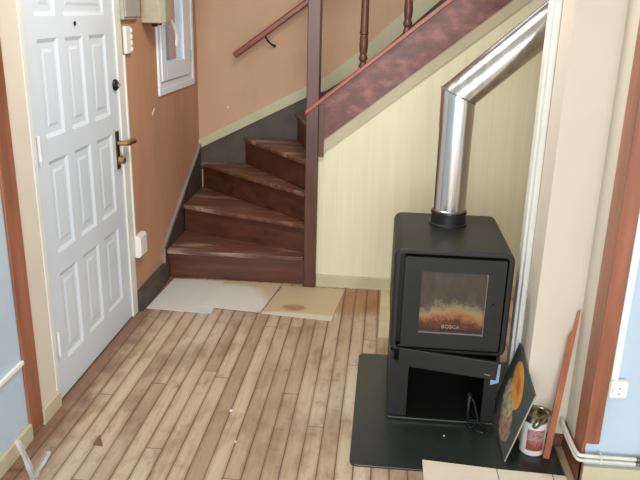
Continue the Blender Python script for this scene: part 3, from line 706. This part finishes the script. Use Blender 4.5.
# ================================================================ FITTINGS ON WALLS
# twin heating pipes around the right corner
for k, (z, r, lab) in enumerate(((.149, .0065, 'upper white heating pipe running round the right corner'), (.131, .0065, 'lower white heating pipe running round the right corner'))):
    hp2 = thing('heating_pipe', lab, 'pipe', (.74, 2.18, z), 'white heating pipes at the right')
    bm = bmesh.new(); tube(bm, cr_spline([Vector((.738, 2.45, z - .022)), Vector((.733, 2.36, z - .016)), Vector((.729, 2.22, z - .004)), Vector((.730, 2.190, z)), Vector((.734, 2.180, z)), Vector((.750, 2.176, z)), Vector((.85, 2.176, z)), Vector((1.6, 2.176, z))]), r, 12); obj('pipe', bm, 'aged_white', hp2)
    bm = bmesh.new(); lathe(bm, (.925, 2.176, z), [(.0075, 0), (.0085, .004), (.0085, .05), (.0075, .054)], 14, 'x'); obj('coupling', bm, 'fitting', hp2)
    bm = B(((.803, 2.168, z - .0085), (.811, 2.207, z + .0085)), bev=.002); obj('clip', bm, 'aged_white', hp2)
# socket and conduit on right blue wall
so = thing('wall_socket', 'white wall socket low on the right blue wall', 'socket', (.832, 2.207, .372))
bm = B(((.799, 2.176, .377), (.860, 2.207, .444)), bev=.010); obj('housing', bm, 'plastic', so)
bm = bmesh.new(); lathe(bm, (.829, 2.172, .410), [(.020, .0), (.022, .006)], 24, 'y'); fp = obj('face', bm, 'plastic', so)
for dx, dz in ((0, .010), (0, -.010)):
    bm = bmesh.new(); lathe(bm, (.829 + dx, 2.1715, .410 + dz), [(.003, 0), (.003, .002)], 10, 'y'); obj('socket_hole', bm, 'fitting', fp)
tag(obj('cable_conduit', B(((.803, 2.192, .440), (.827, 2.207, CEIL - .01)), bev=.003), 'plastic', None, (.815, 2.207, .44)), 'white upright conduit above the socket on the right blue wall', 'conduit')
tag(obj('cable_conduit', B(((XL, .2, .322), (XL + .014, 2.236, .340)), bev=.003), 'plastic', None, (XL, 1.6, .33)), 'white level conduit on the left blue wall', 'conduit')
# junction box and conduit right of the front door
jb = thing('junction_box', 'white junction box low on the terracotta wall right of the door', 'junction box', (XL, 3.53, .27))
obj('housing', B(((XL, 3.462, .310), (XL + .032, 3.578, .432)), bev=.008), 'plastic', jb); obj('cover', B(((XL + .030, 3.469, .318), (XL + .038, 3.570, .424)), bev=.004), 'plastic', jb)
tag(obj('cable_conduit', B(((XL, 3.464, .43), (XL + .012, 3.480, 1.37)), bev=.002), 'plastic', None, (XL, 3.47, .44)), 'thin white upright conduit between the door frame and junction box', 'conduit')
# light switch beside the door top
sw = thing('light_switch', 'white ribbed switch block beside the upper door frame', 'switch', (XL, 3.55, 1.375))
obj('housing', B(((XL, 3.482, 1.372), (XL + .020, 3.562, 1.505)), bev=.008), 'plastic', sw)
for k in range(4): obj('button', B(((XL + .010, 3.549, 1.382 + k * .030), (XL + .024, 3.568, 1.406 + k * .030)), bev=.005), 'plastic', sw)
# two meter boxes above
bx = thing('fuse_box', 'flat grey enamel box at the top beside the door frame', 'box', (XL, 3.59, 1.53))
obj('housing', B(((XL, 3.463, 1.535), (XL + .022, 3.685, 1.90)), bev=.004), 'greybox', bx); obj('cover', B(((XL + .021, 3.470, 1.548), (XL + .030, 3.678, 1.89)), bev=.004), 'greybox', bx)
mb = thing('meter_box', 'beige box with a sloping right side, left of the window', 'box', (XL, 3.88, 1.50))
bm = bmesh.new(); prism(bm, [(XL, 3.765, 1.515), (XL + .10, 3.775, 1.515), (XL + .125, 3.80, 1.515), (XL + .125, 3.90, 1.515), (XL + .105, 3.955, 1.515), (XL, 3.985, 1.515)], (0, 0, .40), .008); obj('housing', bm, 'greybox2', mb)
bm = bmesh.new(); lathe(bm, (XL + .05, 3.84, 1.497), [(.012, 0), (.016, .006), (.016, .022)], 16); obj('cable_gland', bm, 'dark_metal', mb)
bm = bmesh.new(); lathe(bm, (XL + .05, 3.93, 1.503), [(.009, 0), (.012, .004), (.012, .016)], 14); obj('cable_gland', bm, 'fitting', mb)
bm = bmesh.new(); c = atX(153, 112, XL); prism(bm, [(XL, c.y - .02, c.z - .016), (XL, c.y + .02, c.z + .008), (XL, c.y + .024, c.z + .02), (XL, c.y - .016, c.z - .004)], (.003, 0, 0))
tag(obj('filler_spot', bm, 'plaster', None, c), 'small white filler spot on the terracotta wall below the window', 'filler')
bm = bmesh.new(); c = atY(228, 107, YB); lathe(bm, c, [(.008, -.003), (.010, 0)], 10, 'y')
tag(obj('filler_spot', bm, 'plaster', None, c), 'tiny white filler spot on the terracotta back wall above the sloping skirting', 'filler')

# ================================================================ LITTER ON THE FLOOR
bm = bmesh.new(); prism(bm, [atZ(92.5, 445), atZ(103, 446.5), atZ(100, 435)], (0, 0, .004), .0008)
tag(obj('wood_chip', bm, 'chip', None, atZ(99, 443)), 'red-brown triangular wood chip on the floorboards near the left wall', 'wood chip')
for (px, py, s, lab) in ((231, 411, .007, 'white plaster crumb on the floorboards, the one nearer the stairs'), (235.5, 442, .0045, 'white plaster crumb on the floorboards, the one nearer the camera'), (444, 436, .0035, 'tiny white crumb on the dark hearth plate')):
    c = atZ(px, py, .007 if px > 400 else 0); bm = bmesh.new(); bmesh.ops.create_icosphere(bm, subdivisions=2, radius=s)
    for v in bm.verts: v.co = Vector((v.co.x, v.co.y * 1.3, max(0, v.co.z * .6 + s * .3))) * random.uniform(.85, 1.15) + c
    for v in bm.verts: v.co.z = max(v.co.z, c.z)
    tag(obj('plaster_crumb', bm, 'plaster', None, c), lab, 'crumb')
# clear plastic strip
pa = [atX(17, 441, -1.255), atX(22, 450, -1.235), atZ(29, 466, .018), atZ(34, 479, .006), atZ(36, 492, .005)]
pb = [atZ(48, 452, .02), atZ(44, 461, .014), atZ(38, 470, .010), atZ(35, 478, .009)]
bm = bmesh.new()
for path, w in ((pa, .012), (pb, .011)):
    p = cr_spline(path, 5); prev = None
    for i, c in enumerate(p):
        d = (p[min(i + 1, len(p) - 1)] - p[max(i - 1, 0)]); s = Vector((d.y, -d.x, 0)).normalized() * w
        row = [bm.verts.new(c - s), bm.verts.new(c + Vector((0, 0, .006))), bm.verts.new(c + s)]
        if prev:
            for k in range(2): bm.faces.new((prev[k], prev[k + 1], row[k + 1], row[k]))
        prev = row
bmesh.ops.solidify(bm, geom=bm.faces[:], thickness=.002)
tag(obj('plastic_strip', bm, 'clear', None, pa[3]), 'crumpled clear plastic strip on the floor at the lower left', 'plastic strip')
